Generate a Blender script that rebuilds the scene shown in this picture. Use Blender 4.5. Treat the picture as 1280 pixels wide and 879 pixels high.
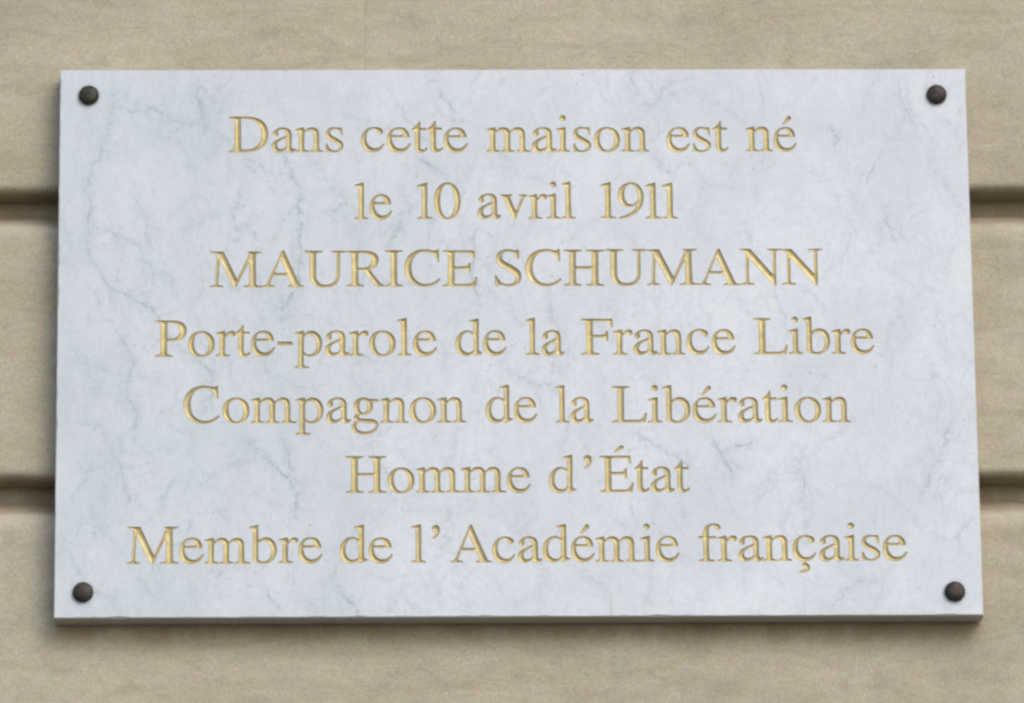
import bpy, bmesh, math, random
import numpy as np
from mathutils import Vector, Matrix
from mathutils.geometry import delaunay_2d_cdt

random.seed(7)
for o in list(bpy.data.objects):
    bpy.data.objects.remove(o)
scene = bpy.context.scene
COL = scene.collection

# ------------------------------------------------------------------ camera
RIGHT = Vector((0.99964735, -0.02448024, -0.01029028))
UP = Vector((0.0024255, -0.30171531, 0.95339498))
FWD = Vector((0.02644407, 0.95308373, 0.30154954))
cam_data = bpy.data.cameras.new('camera')
cam = bpy.data.objects.new('camera', cam_data)
COL.objects.link(cam)
m = Matrix((RIGHT, UP, -FWD)).transposed().to_4x4()
m.translation = Vector((-0.17033657, -5.97791899, -1.90391818))
cam.matrix_world = m
cam_data.sensor_fit = 'HORIZONTAL'
cam_data.sensor_width = 36.0
cam_data.lens = 8000.0 / 1280.0 * 36.0
cam_data.clip_start = 0.05
cam_data.clip_end = 500
scene.camera = cam
scene.render.resolution_x = 1024
scene.render.resolution_y = 703

# ------------------------------------------------------------------ world, sun, exposure
SUN_EL, SUN_AZ = math.radians(40), math.radians(180 - 32)     # azimuth clockwise from +Y
world = bpy.data.worlds.new('World')
scene.world = world
world.use_nodes = True
wn = world.node_tree
wn.nodes.clear()
sky = wn.nodes.new('ShaderNodeTexSky')
sky.sky_type = 'NISHITA'
sky.sun_disc = False
sky.sun_elevation = SUN_EL
sky.sun_rotation = SUN_AZ
sky.air_density = 1.0
sky.dust_density = 2.5
sky.ozone_density = 1.0
bg = wn.nodes.new('ShaderNodeBackground')
bg.inputs['Strength'].default_value = 0.145
wo = wn.nodes.new('ShaderNodeOutputWorld')
wn.links.new(sky.outputs[0], bg.inputs['Color'])
wn.links.new(bg.outputs[0], wo.inputs['Surface'])

sun_data = bpy.data.lights.new('sun', 'SUN')
sun_data.energy = 0.50
sun_data.angle = math.radians(34)
sun_data.color = (1.0, 0.97, 0.94)
sun = bpy.data.objects.new('sun', sun_data)
COL.objects.link(sun)
sdir = Vector((math.sin(SUN_AZ) * math.cos(SUN_EL), math.cos(SUN_AZ) * math.cos(SUN_EL), math.sin(SUN_EL)))
sun.rotation_euler = (-sdir).to_track_quat('-Z', 'Y').to_euler()
sun.location = sdir * 20

scene.view_settings.view_transform = 'Standard'
scene.view_settings.look = 'None'
scene.view_settings.exposure = 0.46
scene.view_settings.gamma = 1.0
scene.view_settings.use_curve_mapping = False
scene.render.engine = 'CYCLES'
scene.cycles.filter_width = 2.7

# ------------------------------------------------------------------ node helpers
class NT:
    def __init__(self, name):
        self.mat = bpy.data.materials.new(name)
        self.mat.use_nodes = True
        self.t = self.mat.node_tree
        self.t.nodes.clear()
        self.out = self.t.nodes.new('ShaderNodeOutputMaterial')
        self.b = self.t.nodes.new('ShaderNodeBsdfPrincipled')
        self.t.links.new(self.b.outputs[0], self.out.inputs['Surface'])
    def put(self, sock, v):
        if isinstance(v, bpy.types.NodeSocket):
            self.t.links.new(v, sock)
        elif isinstance(v, (tuple, list)) and sock.type == 'RGBA' and len(v) == 3:
            sock.default_value = (*v, 1)
        else:
            sock.default_value = v
    def coord(self, which='Object'):
        return self.t.nodes.new('ShaderNodeTexCoord').outputs[which]
    def world_pos(self):
        return self.t.nodes.new('ShaderNodeNewGeometry').outputs['Position']
    def mapping(self, vec, scale=(1, 1, 1), loc=(0, 0, 0), rot=(0, 0, 0)):
        n = self.t.nodes.new('ShaderNodeMapping')
        self.put(n.inputs['Vector'], vec)
        n.inputs['Scale'].default_value = scale
        n.inputs['Location'].default_value = loc
        n.inputs['Rotation'].default_value = rot
        return n.outputs[0]
    def noise(self, vec, scale, detail=4, rough=0.55, dist=0.0, color=False):
        n = self.t.nodes.new('ShaderNodeTexNoise')
        self.put(n.inputs['Vector'], vec)
        n.inputs['Scale'].default_value = scale
        n.inputs['Detail'].default_value = detail
        n.inputs['Roughness'].default_value = rough
        n.inputs['Distortion'].default_value = dist
        return n.outputs['Color' if color else 'Fac']
    def voro(self, vec, scale, feature='DISTANCE_TO_EDGE'):
        n = self.t.nodes.new('ShaderNodeTexVoronoi')
        n.feature = feature
        self.put(n.inputs['Vector'], vec)
        n.inputs['Scale'].default_value = scale
        return n.outputs['Distance']
    def ramp(self, v, a, b, lo=0.0, hi=1.0, smooth=True):
        n = self.t.nodes.new('ShaderNodeMapRange')
        n.interpolation_type = 'SMOOTHSTEP' if smooth else 'LINEAR'
        self.put(n.inputs['Value'], v)
        n.inputs['From Min'].default_value = a
        n.inputs['From Max'].default_value = b
        n.inputs['To Min'].default_value = lo
        n.inputs['To Max'].default_value = hi
        return n.outputs['Result']
    def math(self, op, a, b=0.0):
        n = self.t.nodes.new('ShaderNodeMath')
        n.operation = op
        self.put(n.inputs[0], a)
        self.put(n.inputs[1], b)
        return n.outputs[0]
    def vmath(self, op, a, b=(0, 0, 0), out=0):
        n = self.t.nodes.new('ShaderNodeVectorMath')
        n.operation = op
        self.put(n.inputs[0], a)
        if op == 'SCALE':
            self.put(n.inputs['Scale'], b)
        else:
            self.put(n.inputs[1], b)
        return n.outputs[out]
    def mix(self, f, a, b, blend='MIX'):
        n = self.t.nodes.new('ShaderNodeMix')
        n.data_type = 'RGBA'
        n.blend_type = blend
        self.put(n.inputs[0], f)
        self.put(n.inputs[6], a)
        self.put(n.inputs[7], b)
        return n.outputs[2]
    def sep(self, v):
        n = self.t.nodes.new('ShaderNodeSeparateXYZ')
        self.put(n.inputs[0], v)
        return n.outputs
    def comb(self, x, y, z):
        n = self.t.nodes.new('ShaderNodeCombineXYZ')
        for s, v in zip(n.inputs, (x, y, z)):
            self.put(s, v)
        return n.outputs[0]
    def bump(self, h, strength, dist):
        n = self.t.nodes.new('ShaderNodeBump')
        n.inputs['Strength'].default_value = strength
        n.inputs['Distance'].default_value = dist
        self.put(n.inputs['Height'], h)
        self.t.links.new(n.outputs[0], self.b.inputs['Normal'])

# ------------------------------------------------------------------ materials
def limestone():
    k = NT('limestone')
    p = k.world_pos()
    oi = k.t.nodes.new('ShaderNodeObjectInfo')
    p2 = k.vmath('ADD', p, k.comb(k.math('MULTIPLY', oi.outputs['Random'], 7.0), 0.0, 0.0))
    big = k.noise(p2, 5.0, 3, 0.5)
    bed = k.noise(k.mapping(p2, (2.2, 6, 11), rot=(0, math.radians(3), 0)), 2.4, 7, 0.70, 1.2)
    fine = k.noise(k.mapping(p2, (1, 1, 1.5)), 70.0, 4, 0.7)
    grain = k.noise(p2, 620.0, 2, 0.8)
    col = k.mix(k.ramp(big, 0.32, 0.68), (0.485, 0.445, 0.315), (0.565, 0.52, 0.385))
    col = k.mix(k.ramp(bed, 0.36, 0.66, 0.0, 0.7), col, (0.60, 0.555, 0.435))
    col = k.mix(k.ramp(bed, 0.34, 0.48, 0.28, 0.0), col, (0.40, 0.335, 0.235))
    col = k.mix(k.ramp(fine, 0.3, 0.7, 0.0, 0.25), col, (0.40, 0.35, 0.26))
    # thin bedding lines that run a little way and fade out
    ln = k.noise(k.mapping(p2, (3.0, 3, 42)), 2.0, 5, 0.65, 1.5)
    lm = k.ramp(k.noise(p2, 6.0, 2), 0.5, 0.62)
    col = k.mix(k.math('MULTIPLY', k.ramp(ln, 0.60, 0.70), k.math('MULTIPLY', lm, 0.42)), col, (0.68, 0.63, 0.50))
    col = k.mix(k.math('MULTIPLY', k.ramp(ln, 0.40, 0.31), k.math('MULTIPLY', lm, 0.20)), col, (0.34, 0.28, 0.20))
    gr = k.noise(k.mapping(p2, (1.0, 1, 1.9)), 6.5, 8, 0.72, 0.4)
    col = k.mix(k.ramp(gr, 0.46, 0.68, 0.0, 0.55), col, (0.37, 0.345, 0.26))
    gr2 = k.noise(k.mapping(p2, (1.0, 1, 1.6)), 28.0, 6, 0.75, 0.3)
    col = k.mix(k.ramp(gr2, 0.50, 0.70, 0.0, 0.42), col, (0.33, 0.30, 0.235))
    # pits and specks
    sp = k.voro(p2, 95.0, 'F1')
    spm = k.math('MULTIPLY', k.ramp(sp, 0.09, 0.19, 1.0, 0.0), k.ramp(k.noise(p2, 9.0, 2), 0.64, 0.70))
    col = k.mix(k.math('MULTIPLY', spm, 0.25), col, (0.16, 0.13, 0.09))
    # brown tint under the plaque paints in its shadow along with dirt
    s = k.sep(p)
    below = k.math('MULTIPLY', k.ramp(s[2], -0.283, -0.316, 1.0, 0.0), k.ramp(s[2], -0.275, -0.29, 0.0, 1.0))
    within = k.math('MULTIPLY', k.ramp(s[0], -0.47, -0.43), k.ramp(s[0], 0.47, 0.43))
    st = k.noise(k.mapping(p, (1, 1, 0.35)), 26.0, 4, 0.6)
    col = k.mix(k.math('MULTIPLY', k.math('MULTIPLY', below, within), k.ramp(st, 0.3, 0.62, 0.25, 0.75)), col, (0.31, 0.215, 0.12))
    deep = k.ramp(s[1], 0.030, 0.042)  # stone turns browner deeper into the channels
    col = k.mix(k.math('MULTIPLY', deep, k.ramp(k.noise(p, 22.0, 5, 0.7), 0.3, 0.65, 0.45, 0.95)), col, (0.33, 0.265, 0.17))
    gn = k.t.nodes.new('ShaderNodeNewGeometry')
    sof = k.math('MULTIPLY', k.ramp(k.sep(gn.outputs['Normal'])[2], -0.35, -0.8), k.ramp(k.noise(p2, 12.0, 4), 0.25, 0.6, 0.2, 0.55))  # shade of the down-facing soffits, darkened into the stone colour
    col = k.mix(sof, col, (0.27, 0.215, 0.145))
    col = k.mix(k.ramp(grain, 0.3, 0.7, 0.0, 0.42), col, (0.25, 0.23, 0.19))
    mot = k.noise(p2, 330.0, 3, 0.7, 0.0, True)
    col = k.mix(0.36, col, k.mix(1.0, col, k.vmath('SCALE', mot, 2.0), 'MULTIPLY'))
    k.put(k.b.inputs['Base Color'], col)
    k.put(k.b.inputs['Roughness'], 0.92)
    k.b.inputs['Specular IOR Level'].default_value = 0.2
    h = k.math('ADD', k.math('MULTIPLY', bed, 1.2), k.math('ADD', fine, k.math('MULTIPLY', grain, 0.3)))
    h = k.math('SUBTRACT', h, k.math('MULTIPLY', spm, 0.4))
    k.bump(h, 0.45, 0.0014)
    return k.mat

# main veins of the slab as they run on its face (metres, centre of the face = 0,0)
STRONG_VEINS = [
    [(-0.313, 0.265), (-0.309, 0.237), (-0.308, 0.215)],
    [(-0.226, 0.188), (-0.216, 0.166), (-0.214, 0.128), (-0.212, 0.106), (-0.214, 0.053), (-0.229, 0.023)],
    [(-0.265, -0.107), (-0.239, -0.128), (-0.222, -0.144), (-0.215, -0.155), (-0.218, -0.180)],
    [(-0.229, -0.103), (-0.222, -0.133)],
    [(-0.096, 0.185), (-0.069, 0.171)],
    [(-0.313, -0.018), (-0.301, -0.031), (-0.300, -0.061)],
    [(-0.176, -0.254), (-0.153, -0.279)],
    [(0.192, -0.108), (0.204, -0.127), (0.210, -0.143)],
    [(-0.112, 0.124), (-0.122, 0.097)],
]
FAINT_VEINS = [
    [(-0.395, 0.253), (-0.402, 0.215), (-0.414, 0.185), (-0.419, 0.136), (-0.418, 0.083), (-0.406, 0.065), (-0.379, 0.046), (-0.352, 0.027), (-0.313, -0.018)],
    [(-0.271, 0.154), (-0.277, 0.124), (-0.275, 0.102)],
    [(-0.077, 0.260), (-0.063, 0.245), (-0.060, 0.227)],
    [(-0.037, 0.116), (-0.036, 0.042)],
    [(-0.260, 0.187), (-0.229, 0.173), (-0.218, 0.167)],
    [(-0.393, 0.244), (-0.351, 0.238), (-0.314, 0.223)],
    [(-0.414, 0.117), (-0.381, 0.102), (-0.365, 0.099)],
    [(-0.189, 0.131), (-0.164, 0.146)],
    [(-0.245, -0.253), (-0.232, -0.272)],
    [(-0.394, -0.110), (-0.386, -0.133), (-0.376, -0.165)],
    [(-0.386, 0.004), (-0.380, -0.062), (-0.375, -0.103)],
    [(-0.005, -0.035), (0.035, -0.050)],
    [(0.117, -0.097), (0.155, -0.120), (0.166, -0.130)],
    [(0.205, -0.116), (0.233, -0.105)],
    [(0.272, -0.127), (0.279, -0.170)],
    [(0.424, -0.086), (0.412, -0.125), (0.389, -0.163)],
    [(0.058, -0.234), (0.080, -0.252)],
    [(0.336, -0.246), (0.313, -0.264), (0.298, -0.276)],
    [(0.441, -0.186), (0.428, -0.204)],
    [(0.118, 0.280), (0.138, 0.240), (0.159, 0.271)],
    [(0.383, 0.259), (0.397, 0.223)],
    [(0.311, 0.219), (0.322, 0.206)],
    [(0.364, 0.137), (0.374, 0.102)],
    [(0.139, 0.192), (0.157, 0.168)],
    [(0.035, 0.036), (0.044, 0.003), (0.034, -0.038)],
]
def marble():
    k = NT('veined_marble')
    p = k.coord('Object')
    wc = k.noise(p, 14.0, 7, 0.66, 0.0, True)
    warp = k.vmath('SCALE', k.vmath('SUBTRACT', wc, (0.5, 0.5, 0.5)), 0.05)
    pw = k.vmath('ADD', p, warp)
    s = k.sep(p)
    left = k.ramp(s[0], 0.15, -0.42, 0.0, 1.0)
    tone = k.ramp(k.noise(p, 7.0, 6, 0.68), 0.36, 0.64)
    col = k.mix(tone, (0.645, 0.702, 0.748), (0.75, 0.785, 0.83))
    col = k.mix(k.math('MULTIPLY', left, 0.45), col, (0.57, 0.655, 0.70))
    # mottling at a few sizes, denser towards the left end of the slab
    cl = k.noise(k.mapping(p, (1.5, 1, 0.6), rot=(0, 0.35, 0)), 9.0, 9, 0.80, 0.2)
    f = k.math('MULTIPLY', k.ramp(cl, 0.44, 0.72), k.math('ADD', 0.20, k.math('MULTIPLY', left, 0.38)))
    col = k.mix(f, col, (0.50, 0.565, 0.585))
    c2 = k.noise(k.mapping(p, (1.5, 1, 0.8), rot=(0, -0.55, 0)), 48.0, 6, 0.78, 0.2)
    patch = k.ramp(k.noise(p, 10.0, 4, 0.6), 0.38, 0.60, 0.15, 1.0)
    f = k.math('MULTIPLY', k.ramp(c2, 0.46, 0.70), k.math('MULTIPLY', patch, k.math('ADD', 0.30, k.math('MULTIPLY', left, 0.22))))
    col = k.mix(f, col, (0.48, 0.54, 0.56))
    c3 = k.noise(pw, 170.0, 5, 0.8)
    col = k.mix(k.ramp(c3, 0.42, 0.70, 0.0, 0.42), col, (0.52, 0.58, 0.62))
    # a fine granular bloom of grey crystals that thickens in drifting patches
    gz = k.noise(pw, 300.0, 4, 0.85)
    drift = k.ramp(k.noise(k.mapping(p, (1.5, 1, 0.75), rot=(0, -0.6, 0)), 12.0, 6, 0.7), 0.40, 0.64, 0.15, 1.0)
    col = k.mix(k.math('MULTIPLY', k.ramp(gz, 0.44, 0.66), k.math('MULTIPLY', drift, k.math('ADD', 0.30, k.math('MULTIPLY', left, 0.16)))), col, (0.43, 0.50, 0.53))
    # hairline veins: ridges of stretched noise, each family running its own way
    for sc, wid, st, rot, sx_, off in ((6.0, 0.010, 0.30, 0.75, 2.6, 0.0), (11.0, 0.012, 0.26, -0.62, 2.2, 7.7)):
        nn = k.noise(k.mapping(pw, (sx_, 1, 0.8), loc=(off, off * 2, -off), rot=(0, rot, 0)), sc, 3, 0.5, 0.15)
        ridge = k.math('ABSOLUTE', k.math('SUBTRACT', nn, 0.5))
        mk = k.ramp(k.noise(p, sc * 2.0 + off, 5, 0.7), 0.46, 0.58)
        f = k.math('MULTIPLY', k.math('MULTIPLY', k.ramp(ridge, 0.0, wid, 1.0, 0.0), mk), st)
        col = k.mix(f, col, (0.40, 0.45, 0.47))
    # the single veins of the slab: their strength is carried by the mesh of its face
    wob = k.vmath('SCALE', k.vmath('SUBTRACT', k.noise(p, 60.0, 7, 0.78, 0.0, True), (0.5, 0.5, 0.5)), 0.02)
    va = k.t.nodes.new('ShaderNodeAttribute')
    va.attribute_name = 'vein'
    ha = k.t.nodes.new('ShaderNodeAttribute')
    ha.attribute_name = 'vein_cloud'
    brk = k.math('MULTIPLY', k.ramp(k.noise(p, 230.0, 4, 0.8), 0.32, 0.56, 0.25, 1.0), k.ramp(k.noise(p, 38.0, 4, 0.7), 0.36, 0.60, 0.25, 1.0))
    fuzz = k.ramp(k.noise(p, 170.0, 6, 0.85), 0.42, 0.62)
    col = k.mix(k.math('MULTIPLY', k.math('MULTIPLY', ha.outputs['Fac'], fuzz), 0.95), col, (0.37, 0.46, 0.48))
    col = k.mix(k.math('MULTIPLY', va.outputs['Fac'], brk), col, (0.27, 0.35, 0.37))
    # a short rusty crack running up from the lower edge
    cx = k.math('ABSOLUTE', k.math('SUBTRACT', k.sep(k.vmath('ADD', p, k.vmath('SCALE', wob, 0.05)))[0], 0.0888))
    cr = k.math('MULTIPLY', k.ramp(cx, 0.0004, 0.0012, 0.45, 0.0), k.ramp(s[2], -0.252, -0.262))
    col = k.mix(cr, col, (0.42, 0.34, 0.24))
    cx = k.math('ABSOLUTE', k.math('SUBTRACT', k.sep(k.vmath('ADD', p, k.vmath('SCALE', wob, 0.05)))[0], 0.2765))
    cr = k.math('MULTIPLY', k.ramp(cx, 0.0004, 0.0012, 0.30, 0.0), k.ramp(s[2], -0.240, -0.252))
    col = k.mix(cr, col, (0.45, 0.43, 0.40))
    for bx_, bz_ in ((-0.4211, 0.2544), (0.4205, 0.2540), (0.4228, -0.2582), (-0.4219, -0.2560)):  # dark seating ring round each bolt cap, its faint shadow painted in
        dd = k.vmath('DISTANCE', k.vmath('ADD', p, k.vmath('SCALE', wob, 0.15)), (bx_, 0.0, bz_), out=1)
        col = k.mix(k.math('MULTIPLY', k.ramp(dd, 0.0100, 0.0145, 0.5, 0.0), k.ramp(k.noise(p, 120.0, 3), 0.3, 0.65, 0.2, 1.0)), col, (0.40, 0.41, 0.38))
    # small dark flecks
    fl = k.math('MULTIPLY', k.ramp(k.voro(p, 60.0, 'F1'), 0.05, 0.14, 1.0, 0.0), k.ramp(k.noise(p, 20.0, 2), 0.50, 0.60))
    col = k.mix(k.math('MULTIPLY', fl, 0.5), col, (0.36, 0.38, 0.39))
    # darker brown tint on the under side and the sides
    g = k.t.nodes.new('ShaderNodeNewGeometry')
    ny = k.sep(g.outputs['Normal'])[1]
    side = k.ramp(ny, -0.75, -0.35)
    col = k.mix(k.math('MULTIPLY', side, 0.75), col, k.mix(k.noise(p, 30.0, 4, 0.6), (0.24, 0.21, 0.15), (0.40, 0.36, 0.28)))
    grain = k.noise(p, 420.0, 3, 0.8)
    col = k.mix(k.ramp(grain, 0.3, 0.7, 0.0, 0.15), col, (0.5, 0.53, 0.57))
    k.put(k.b.inputs['Base Color'], col)
    k.put(k.b.inputs['Roughness'], k.ramp(k.noise(p, 90.0, 4), 0.3, 0.7, 0.40, 0.55))
    k.b.inputs['Specular IOR Level'].default_value = 0.4
    k.bump(k.math('ADD', grain, k.noise(p, 60.0, 3)), 0.12, 0.0006)
    return k.mat

def gilding():
    k = NT('gold_leaf_in_groove')
    p = k.world_pos()
    n1 = k.noise(p, 85.0, 5, 0.7)
    n2 = k.noise(p, 320.0, 3, 0.7)
    col = k.mix(k.ramp(n1, 0.32, 0.68), (0.47, 0.375, 0.15), (0.64, 0.54, 0.255))
    oi = k.t.nodes.new('ShaderNodeObjectInfo')
    col = k.mix(k.ramp(oi.outputs['Random'], 0.0, 1.0, 0.0, 0.55, False), col, (0.43, 0.37, 0.22))
    worn = k.math('MULTIPLY', k.ramp(n2, 0.58, 0.70), k.ramp(k.noise(p, 17.0, 2), 0.45, 0.6))
    col = k.mix(k.math('MULTIPLY', worn, 0.5), col, (0.50, 0.46, 0.38))
    # grime and painted groove shading along the rim of every cut
    d = k.t.nodes.new('ShaderNodeAttribute')
    d.attribute_name = 'rim'
    rim = d.outputs['Fac']
    rm = k.math('MULTIPLY', rim, k.ramp(n1, 0.3, 0.6, 0.12, 0.42))
    col = k.mix(rm, col, (0.34, 0.26, 0.12))
    k.put(k.b.inputs['Base Color'], col)
    k.put(k.b.inputs['Metallic'], k.math('MULTIPLY', k.math('SUBTRACT', 1.0, k.math('MULTIPLY', rm, 0.6)), 0.30))
    k.put(k.b.inputs['Roughness'], k.ramp(n2, 0.3, 0.7, 0.32, 0.5))
    k.bump(k.math('ADD', n2, k.math('MULTIPLY', n1, 2.0)), 0.35, 0.0006)
    return k.mat

def bronze(name, a, b):
    k = NT(name)
    p = k.world_pos()
    col = k.mix(k.ramp(k.noise(p, 140.0, 4, 0.65), 0.35, 0.65), a, b)
    k.put(k.b.inputs['Base Color'], col)
    k.put(k.b.inputs['Metallic'], 0.55)
    k.put(k.b.inputs['Roughness'], 0.55)
    k.bump(k.noise(p, 380.0, 3, 0.7), 0.25, 0.0006)
    return k.mat

def plain(name, c, rough=0.9, var=0.3, sc=20.0):
    k = NT(name)
    p = k.world_pos()
    n = k.noise(p, sc, 5, 0.6)
    k.put(k.b.inputs['Base Color'], k.mix(k.ramp(n, 0.3, 0.7), c, tuple(v * (1 - var) for v in c)))
    k.put(k.b.inputs['Roughness'], rough)
    k.bump(n, 0.3, 0.003)
    return k.mat

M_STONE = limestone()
M_MARBLE = marble()
M_GOLD = gilding()
M_BR1 = bronze('green_bronze', (0.055, 0.055, 0.035), (0.03, 0.026, 0.026))
M_BR2 = bronze('brown_bronze', (0.065, 0.053, 0.042), (0.035, 0.03, 0.028))
M_MORTAR = plain('lime_mortar', (0.36, 0.29, 0.19))
M_PAVE = plain('asphalt_pavement', (0.19, 0.165, 0.13), 0.9, 0.25, 2.0)

# ------------------------------------------------------------------ object helpers
def mesh_obj(name, me, mat, parent=None, smooth=False):
    o = bpy.data.objects.new(name, me)
    COL.objects.link(o)
    if mat and not me.materials:
        me.materials.append(mat)
    if parent:
        o.parent = parent
    if smooth:
        me.polygons.foreach_set('use_smooth', [True] * len(me.polygons))
    return o

def empty(name, loc, label, cat):
    o = bpy.data.objects.new(name, None)
    COL.objects.link(o)
    o.location = loc
    o.empty_display_size = 0.05
    o['label'] = label
    o['category'] = cat
    return o

# ------------------------------------------------------------------ ground (unseen below the frame, added to bounce light up)
GZ = -3.5
me = bpy.data.meshes.new('pavement')
me.from_pydata([(-60, -60, GZ), (60, -60, GZ), (60, 0.07, GZ), (-60, 0.07, GZ)], [], [(0, 1, 2, 3)])
g = mesh_obj('pavement', me, M_PAVE)
g['kind'] = 'structure'

# ------------------------------------------------------------------ wall of channelled limestone courses
WALL_Y = 0.027          # face of the stones; the slab's face is y = 0
DEPTH = 0.034           # depth of the channels
wall = empty('stone_wall', (0, WALL_Y, -1.06), 'pale beige limestone wall with deep horizontal channels behind the marble plaque', 'wall')

def hash_noise(seed):
    r = np.random.RandomState(seed)
    K = [(r.uniform(2, 30), r.uniform(4, 60), r.uniform(0, 6.28), r.uniform(0.2, 1.0)) for _ in range(14)]
    def f(x, z):
        s = 0
        for a, b, ph, w in K:
            s += w / (1 + 0.04 * (a + b)) * math.sin(a * x + b * z + ph)
        return s / 6.0
    return f

def stone_block(x0, x1, z0, z1, seed, fine):
    """one ashlar: front face with worn, rounded arrises, then its returns down into the channel"""
    nz = hash_noise(seed)
    step = 0.012 if fine else 0.06
    r_top, r_bot = 0.009, 0.0095
    prof = []       # (z, y) from the back of the top bed, over the front, to the back of the bottom bed
    # the top bed is washed: it rises towards the back of the channel in a worn hollow
    for dz, dy in ((0.022, DEPTH + 0.004), (0.0185, DEPTH - 0.001), (0.013, DEPTH - 0.008), (0.0075, 0.0175), (0.003, 0.0105),
                   (-0.0005, 0.0062), (-0.0035, 0.0032), (-0.0065, 0.0012), (-0.010, 0.0002)):
        prof.append((z1 + dz, WALL_Y + dy))
    r_top = 0.010
    n = max(4, int((z1 - z0) / (0.014 if fine else 0.05)))
    for i in range(1, n):
        prof.append((z1 - r_top - (z1 - z0 - r_top - r_bot) * i / n, WALL_Y))
    for i in range(6):
        a = i / 5 * math.pi / 2
        prof.append((z0 + r_bot * (1 - math.sin(a)), WALL_Y + r_bot * (1 - math.cos(a))))
    prof.append((z0, WALL_Y + DEPTH * 0.5))
    prof.append((z0, WALL_Y + DEPTH + 0.01))
    xs = [x0 + 0.0, x0 + 0.00007, x0 + 0.00015, x0 + 0.006]
    nx = max(2, int((x1 - x0) / step))
    xs += [x0 + 0.006 + (x1 - x0 - 0.012) * i / nx for i in range(1, nx)]
    xs += [x1 - 0.006, x1 - 0.00015, x1 - 0.00007, x1]
    V, F = [], []
    for x in xs:
        e = min(x - x0, x1 - x)
        yy = 0.00015 - math.sqrt(max(0.0, 0.00015 ** 2 - (0.00015 - min(e, 0.00015)) ** 2))
        for z, y in prof:
            w = nz(x * 1.5, z * 1.5)
            chip = 0.0
            if y > WALL_Y + 0.0005 and y < WALL_Y + DEPTH * 0.6:
                chip = 0.0007 * math.sin(23 * x + seed) * math.sin(61 * x + 2 * seed)
            V.append((x, y + yy + 0.0012 * w, z + chip))
    m_ = len(prof)
    for i in range(len(xs) - 1):
        for j in range(m_ - 1):
            F.append((i * m_ + j, i * m_ + j + 1, (i + 1) * m_ + j + 1, (i + 1) * m_ + j))
    F.append(tuple(range(m_))[::-1])
    F.append(tuple((len(xs) - 1) * m_ + j for j in range(m_)))
    me = bpy.data.meshes.new('stone_block')
    me.from_pydata(V, [], F)
    me.validate()
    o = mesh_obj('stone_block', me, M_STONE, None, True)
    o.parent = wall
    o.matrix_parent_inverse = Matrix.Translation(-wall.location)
    return o

courses = [(-1.062, -0.764), (-0.729, -0.467), (-0.432, -0.168), (-0.133, 0.129), (0.163, 0.425), (0.460, 0.722), (0.757, 1.02)]
for ci, (za, zb) in enumerate(courses):
    # tight butt joints: one shows as a hairline above the plaque, one below it
    cuts = {4: [-2.3, -1.22, -0.148, 0.93, 2.3], 1: [-2.3, -0.90, 0.223, 1.32, 2.3]}.get(ci, [-2.3, -0.82 - 0.1 * (ci % 2), 0.78 + 0.2 * (ci % 3), 2.3])
    if ci == 5: cuts = [-2.3, -0.7, 0.5, 2.3]
    for bi in range(len(cuts) - 1):
        fine = 0 < ci < 5 and cuts[bi] < 0.55 and cuts[bi + 1] > -0.55
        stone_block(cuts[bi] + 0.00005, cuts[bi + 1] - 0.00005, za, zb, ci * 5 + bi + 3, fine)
# mortared core seen at the back of the channels, uneven along its length
V, F = [], []
nxm, zs = 240, [-1.06 + i * 0.0209 for i in range(101)]
nz = hash_noise(77)
for z in zs:
    for i in range(nxm + 1):
        x = -2.3 + 4.6 * i / nxm
        V.append((x, WALL_Y + DEPTH + 0.0014 * nz(x * 3, z * 3), z))
for j in range(len(zs) - 1):
    for i in range(nxm):
        a = j * (nxm + 1) + i
        F.append((a, a + 1, a + nxm + 2, a + nxm + 1))
me = bpy.data.meshes.new('channel_back')
me.from_pydata(V, [], F)
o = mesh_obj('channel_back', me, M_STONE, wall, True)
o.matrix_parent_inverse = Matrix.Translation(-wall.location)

# ------------------------------------------------------------------ the cut letters
def flat_path(s):
    """'M x y L x y C ... Z' -> list of points"""
    t = s.replace(',', ' ').split()
    pts, i, cmd = [], 0, None
    while i < len(t):
        if t[i] in 'MLCZ':
            cmd = t[i]
            i += 1
            if cmd == 'Z':
                continue
        if cmd in 'ML':
            pts.append((float(t[i]), float(t[i + 1])))
            i += 2
        elif cmd == 'C':
            p0 = pts[-1]
            c = [float(v) for v in t[i:i + 6]]
            i += 6
            for q in range(1, 10):
                u = q / 9
                a, b, cc, d = (1 - u) ** 3, 3 * u * (1 - u) ** 2, 3 * u * u * (1 - u), u ** 3
                pts.append((a * p0[0] + b * c[0] + cc * c[2] + d * c[4], a * p0[1] + b * c[1] + cc * c[3] + d * c[5]))
    return pts

def ell(cx, cy, rx, ry, tilt=0.0, n=40, p=2.15):
    out = []
    for i in range(n):
        a = 2 * math.pi * i / n
        x = rx * math.copysign(abs(math.cos(a)) ** (2 / p), math.cos(a))
        y = ry * math.copysign(abs(math.sin(a)) ** (2 / p), math.sin(a))
        out.append((cx + x * math.cos(tilt) - y * math.sin(tilt), cy + x * math.sin(tilt) + y * math.cos(tilt)))
    return out

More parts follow.
